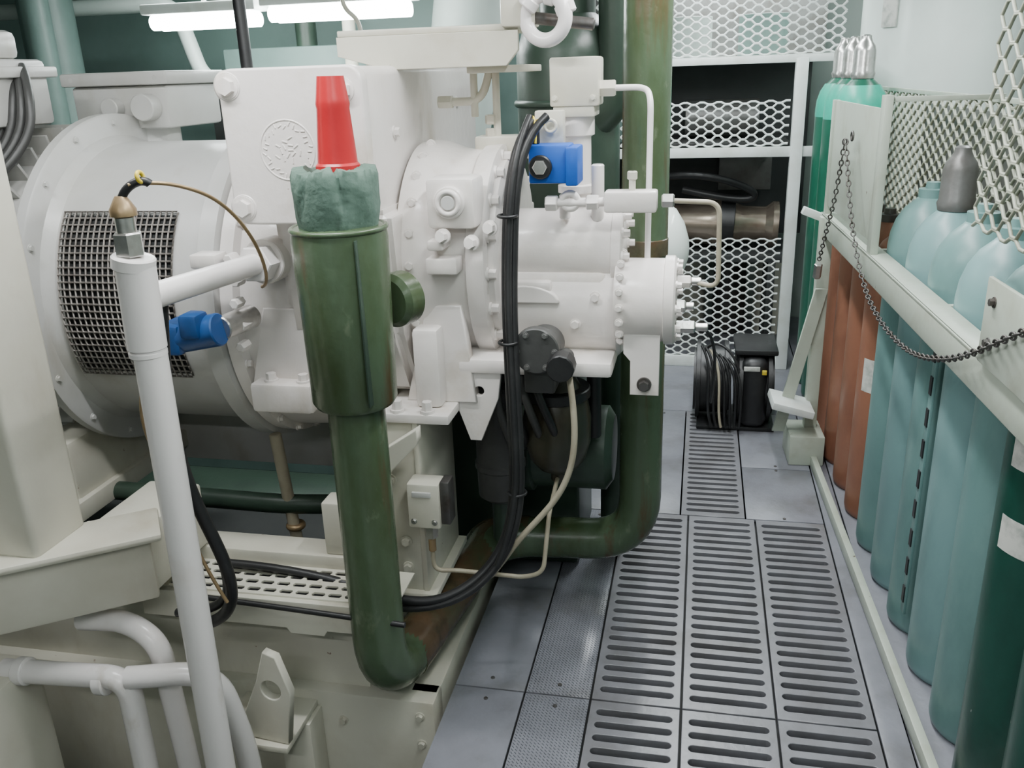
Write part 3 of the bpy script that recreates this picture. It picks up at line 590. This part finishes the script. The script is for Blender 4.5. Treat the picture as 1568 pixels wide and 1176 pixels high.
# ------------------------------------------------------------------ gas cylinders
def bottle(name,x,y,h,r,m,cap='grey',band=None,labels=(),guard=True,lab_h=.09,a0=205,na=6):
    g=grp(name); sh=h-.30
    lathe(g,'shell',(x,y,0.002),(0,0,1),[(0,r*.9),(.01,r*.97),(.025,r),(sh,r),(sh+.04,r*.96),(sh+.08,r*.85),(sh+.115,r*.66),(sh+.14,r*.42),(sh+.15,r*.34)],m,48,50)
    if guard:
        lathe(g,'valve_guard',(x,y,sh+.145),(0,0,1),[(0,r*.42),(.02,r*.46),(.03,r*.42),(.11,r*.41),(.13,r*.36),(.145,r*.26),(.16,r*.2),(.17,r*.19),(.175,r*.12)],cap,32,50)
    else:
        lathe(g,'neck_ring',(x,y,sh+.145),(0,0,1),[(0,r*.36),(.03,r*.36),(.032,r*.2),(.05,r*.18)],cap,24,50)
    if band: lathe(g,'shoulder_band',(x,y,sh-.03),(0,0,1),[(0,r*1.004),(.03,r*1.004),(.073,r*.972),(.115,r*.862),(.15,r*.675)],band,48,60,False)
    for lz in labels:
        bm=bmesh.new(); V=[]
        for i in range(na):
            a=math.radians(a0+9*i); V.append((bm.verts.new((x+(r+.001)*math.cos(a),y+(r+.001)*math.sin(a),lz)),bm.verts.new((x+(r+.001)*math.cos(a),y+(r+.001)*math.sin(a),lz+lab_h))))
        for i in range(na-1): bm.faces.new((V[i][0],V[i+1][0],V[i+1][1],V[i][1]))
        fin('label',bm,g,'paper')
    return g
def xb(y): return .705-.0437*(y-2.6)
for y in (4.64,4.41,4.18): bottle('dark_green_gas_cylinder',xb(y)+.02,y,1.68,.110,'bottlegreen','steel','brtteal')
for i,y in enumerate((3.88,3.64,3.40,3.16)): bottle('orange_gas_cylinder',xb(y),y,1.20,.108,'orange','dsteel',None,(.50,) if i==3 else (),guard=False,lab_h=.12,na=5)
for i,y in enumerate((2.92,2.69,2.46,2.23,2.0)): bottle('teal_gas_cylinder',xb(y),y,1.35,.112,'teal' if i%2==0 else 'teal2','capgrey' if i==1 else 'teal',None,(),guard=(i in (1,)))
for i,y in enumerate((1.765,1.53,1.29)): bottle('dark_green_gas_cylinder',xb(y)-.012,y,1.26,.114,'dkbottle','grey',None,((.84,.66),(.62,),(.9,))[i],lab_h=.075,a0=192,na=5)
rk=grp('gas_cylinder_rack')
XR=.545
box(rk,'bottom_rail',(XR-.012,.9,.001),(XR+.012,3.62,.045),'rack',.003)
box(rk,'top_rail',(XR-.018,.9,.95),(XR-.01,3.75,1.03),'rack',.003)
box(rk,'top_rail_lip',(XR-.018,.9,1.02),(XR+.045,3.75,1.03),'rack',.002)
box(rk,'end_post',(XR-.03,3.66,.001),(XR+.02,3.71,1.02),'rack',.003)
box(rk,'end_foot',(XR-.10,3.55,.001),(XR+.04,3.75,.13),'rack',.004)
box(rk,'near_bracket',(XR-.03,1.35,1.03),(XR-.02,1.82,1.20),'rack',.003)
bolts(rk,'bracket_bolts',[(XR-.03,1.77,1.08),(XR-.03,1.77,1.16)],(-1,0,0),.008,.01,'dsteel')
for k,y in enumerate((3.02,2.3)):
    box(rk,f'divider_{k}',(XR,y-.008,1.005),(XR+.4,y+.008,1.02),'rack',.002)
plate(rk,'end_brace',[(-.02,0),(.03,0),(.16,.62),(.11,.62)],[],.012,(.40,3.64,.12),(1,0,0),(0,0,1),'rack',.002)
box(rk,'brace_step',(.36,3.52,.24),(.53,3.70,.27),'fence',.003,rot=(0,math.radians(14),0))
box(rk,'upper_arm',(.45,3.72,1.0),(.58,3.76,1.03),'fence',.002,rot=(0,math.radians(22),0))
box(rk,'side_panel',(XR-.004,2.92,1.06),(XR+.004,3.72,1.46),'rack',.002)
box(rk,'panel_post',(XR-.012,2.88,1.03),(XR+.012,2.93,1.50),'rack',.002)
box(rk,'panel_post_far',(XR-.012,3.70,1.03),(XR+.012,3.73,1.46),'rack',.002)
box(rk,'mesh_back_bar',(XR+.31,2.1,1.47),(XR+.325,4.4,1.485),'rack',.001)
box(rk,'back_rail',(XR+.31,.95,.93),(XR+.33,4.4,.97),'rack',.001)
box(rk,'panel_arm',(XR,2.89,1.48),(XR+.32,2.91,1.495),'rack',.001)
box(rk,'back_sheet',(XR+.45,1.2,.3),(XR+.46,4.2,1.42),'capgrey',.001)
expmesh(rk,'back_mesh',(XR+.318,2.0,.95),(0,1,0),(0,0,1),2.4,.52,.10,.045,'rackmesh',.0055)
expmesh(rk,'near_mesh',(XR+.02,.95,1.25),(0,1,0),(0,0,1),1.17,.88,.10,.055,'rackmesh',.0042)
box(rk,'near_mesh_post',(XR+.015,.93,1.03),(XR+.035,.96,2.14),'rack',.002)
bm=bmesh.new()
o=box(rk,'slotted_strip',(XR+.055,2.33,.1),(XR+.062,2.36,.95),'teal',.001)
for k in range(9):
    r=bmesh.ops.create_cube(bm,size=1,matrix=Matrix.Translation((XR+.0535,2.345,.16+.09*k))@Matrix.Diagonal((.004,.018,.05,1)))
fin('strip_slots',bm,rk,'black',False)
ch=grp('securing_chain')
def chain(name,pts,link=.017):
    P=[Vector(p) for p in pts]
    S=[]
    Q=[P[0]]+P+[P[-1]]
    for i in range(1,len(Q)-2):
        for k in range(40):
            t=k/40; a,b,c,d=Q[i-1],Q[i],Q[i+1],Q[i+2]
            S.append(.5*((2*b)+(-a+c)*t+(2*a-5*b+4*c-d)*t*t+(-a+3*b-3*c+d)*t**3))
    S.append(P[-1]); pos=[S[0]]; acc=0
    for i in range(1,len(S)):
        acc+=(S[i]-S[i-1]).length
        if acc>=link: pos.append(S[i]); acc=0
    bm=bmesh.new()
    for i in range(len(pos)-1):
        c=(pos[i]+pos[i+1])/2; d=(pos[i+1]-pos[i]).normalized(); T=Matrix.Translation(c)@orient(d)@Matrix.Rotation(math.pi/2*(i%2)+.3,4,'Z')
        n=14;k=6;A=[]
        for a in range(n):
            t=2*math.pi*a/n; ct,st=math.cos(t),math.sin(t); R_=[]
            ctr=Vector((.0065*ct,0,.0115*st)); nr=Vector((ct,0,st))
            for b in range(k):
                u=2*math.pi*b/k; R_.append(bm.verts.new(T@(ctr+nr*.0025*math.cos(u)+Vector((0,1,0))*.0025*math.sin(u))))
            A.append(R_)
        for a in range(n):
            for b in range(k): bm.faces.new((A[a][b],A[(a+1)%n][b],A[(a+1)%n][(b+1)%k],A[a][(b+1)%k]))
    return fin(name,bm,ch,'dsteel',True,80)
chain('chain_short',[(.50,3.25,1.35),(.50,3.33,1.16),(.50,3.45,1.0),(.50,3.56,.86)])
chain('chain_long',[(.50,3.24,1.35),(.502,3.0,1.08),(.505,2.7,.93),(.505,2.3,.91),(.505,1.95,.99),(.505,1.6,1.15),(.505,1.25,1.31)])
torus(ch,'hook_ring',(.52,3.24,1.36),(1,0,0),.014,.004,'dsteel'); hexn(ch,'shackle',(.50,3.57,.80),(.50,3.55,.86),.016,'steel')
for g_ in (rk,ch):
    piv=Vector((.545,2.6,0)); an=math.radians(2.5)
    g_.matrix_world=Matrix.Translation(piv)@Matrix.Rotation(an,4,'Z')@Matrix.Translation(-piv)

# ------------------------------------------------------------------ background
tk=grp('white_air_tank')
lathe(tk,'shell',(1.14,4.95,.001),(0,0,1),[(0,.32),(.02,.39),(2.24,.39)],'tank',72)
box(tk,'nameplate',(.825,4.66,1.74),(.835,4.74,1.86),'paper',.001,rot=(0,0,math.radians(40)))
bt=grp('background_pipework')
cyl(bt,'teal_duct',(-1.15,4.2,1.3),(-1.0,4.2,2.24),.16,'wallpale',seg=48)
cyl(bt,'riser_a',(-1.9,4.3,-.69),(-1.9,4.3,2.24),.05,'dkgreen'); cyl(bt,'riser_b',(-1.6,4.1,.9),(-1.6,4.1,2.24),.03,'cream')
cyl(bt,'riser_c',(-3.0,3.9,.5),(-3.0,3.9,2.24),.12,'wallgreen'); cyl(bt,'riser_d',(-2.9,3.7,.5),(-2.9,3.7,2.24),.06,'wallgreen')
tube(bt,'cross_pipe',[(-4.0,4.0,1.95),(-2.4,4.0,1.95),(-2.3,4.0,1.6),(-1.3,4.1,1.6)],.035,'wallpale',.1)
tube(bt,'cross_pipe_b',[(-4.0,4.2,1.5),(-1.0,4.2,1.5)],.06,'wallgreen',.1)
box(bt,'cabinet',(-2.3,4.2,.6),(-1.3,4.58,1.75),'wallgreen',.01)
box(bt,'motor_back_plate',(-2.0,3.5,1.30),(-1.1,3.55,1.55),'walldark',.003)
tube(bt,'hanging_cable',[(-1.35,2.6,1.6),(-1.36,2.62,1.8),(-1.38,2.65,2.24)],.018,'black',spl=True)
tube(bt,'small_tube',[(-1.35,3.3,2.2),(-1.30,3.3,1.84),(-1.25,3.3,1.80),(-1.2,3.3,1.5)],.008,'cream',.03)
def fixture(name,x0,x1,y,z,along='x',s=0.026,w=.14):
    g=grp(name)
    if along=='x':
        box(g,'housing',(x0-.03,y-w/2,z+.03),(x1+.03,y+w/2,z+.07),'fence',.006)
        cyl(g,'drop_rod',((x0+x1)/2,y,z+.07),((x0+x1)/2,y,CZ-.002),.01,'fence')
        for k,dy in enumerate((-.035,.035)): cyl(g,f'tube_{k}',(x0,y+dy,z),(x1,y+dy,z),s,'tube',seg=20)
    else:
        box(g,'housing',(y-w/2,x0-.03,z+.03),(y+w/2,x1+.03,z+.07),'fence',.006)
        for k,dy in enumerate((-.035,.035)): cyl(g,f'tube_{k}',(y+dy,x0,z),(y+dy,x1,z),s,'tube',seg=20)
    return g
fixture('fluorescent_light',-2.25,-1.80,3.6,1.84,s=.03)
fixture('fluorescent_light',-1.72,-1.15,3.6,1.85,s=.03)
fixture('fluorescent_light',.3,1.3,.1,2.14,'y')
def area(name,loc,sx,sy,e,rot=(0,0,0),c=(.97,.99,1)):
    l=bpy.data.lights.new(name,'AREA'); l.shape='RECTANGLE'; l.size=sx; l.size_y=sy; l.energy=e; l.color=c
    o=bpy.data.objects.new(name,l); o.location=loc; o.rotation_euler=rot; COL.objects.link(o)
area('ceiling_lamp_aisle',(.1,2.2,2.2),.08,1.3,35)
area('ceiling_lamp_far',(.0,4.0,2.2),.08,1.2,32,c=(.93,.98,1))
area('ceiling_lamp_machine',(-1.2,1.5,2.2),1.3,.08,37)
area('ceiling_lamp_rear_left',(-1.7,3.6,2.15),1.2,.08,30,c=(.93,1,1))
area('ceiling_lamp_behind',(-.5,-.6,2.2),1.3,.08,24)
area('ceiling_lamp_store',(.2,5.3,2.2),1.0,.08,24,c=(.93,1,1))
area('added_fill_cylinders',(1.15,3.6,2.2),.08,1.2,18,c=(.93,1,1))  # added fill light, no actual fitting; placed here to brighten the white tank
w=bpy.data.worlds.new('World'); bpy.context.scene.world=w; w.use_nodes=True
w.node_tree.nodes['Background'].inputs[0].default_value=(.8,.85,.9,1); w.node_tree.nodes['Background'].inputs[1].default_value=.05
# ------------------------------------------------------------------ camera
th=math.radians(19.47); yw=math.radians(12.33); r=math.radians(2.0)
F=Vector((-math.sin(yw)*math.cos(th),math.cos(yw)*math.cos(th),-math.sin(th)))
R0=Vector((math.cos(yw),math.sin(yw),0)); U0=R0.cross(F)
R=R0*math.cos(r)-U0*math.sin(r); U=U0*math.cos(r)+R0*math.sin(r)
cd=bpy.data.cameras.new('camera'); cam=bpy.data.objects.new('camera',cd); COL.objects.link(cam)
mm=Matrix((R,U,-F)).transposed().to_4x4(); mm.translation=Vector((0,0,1.6)); cam.matrix_world=mm
cd.sensor_width=36; cd.lens=1350/1568*36; cd.clip_start=.02
bpy.context.scene.camera=cam
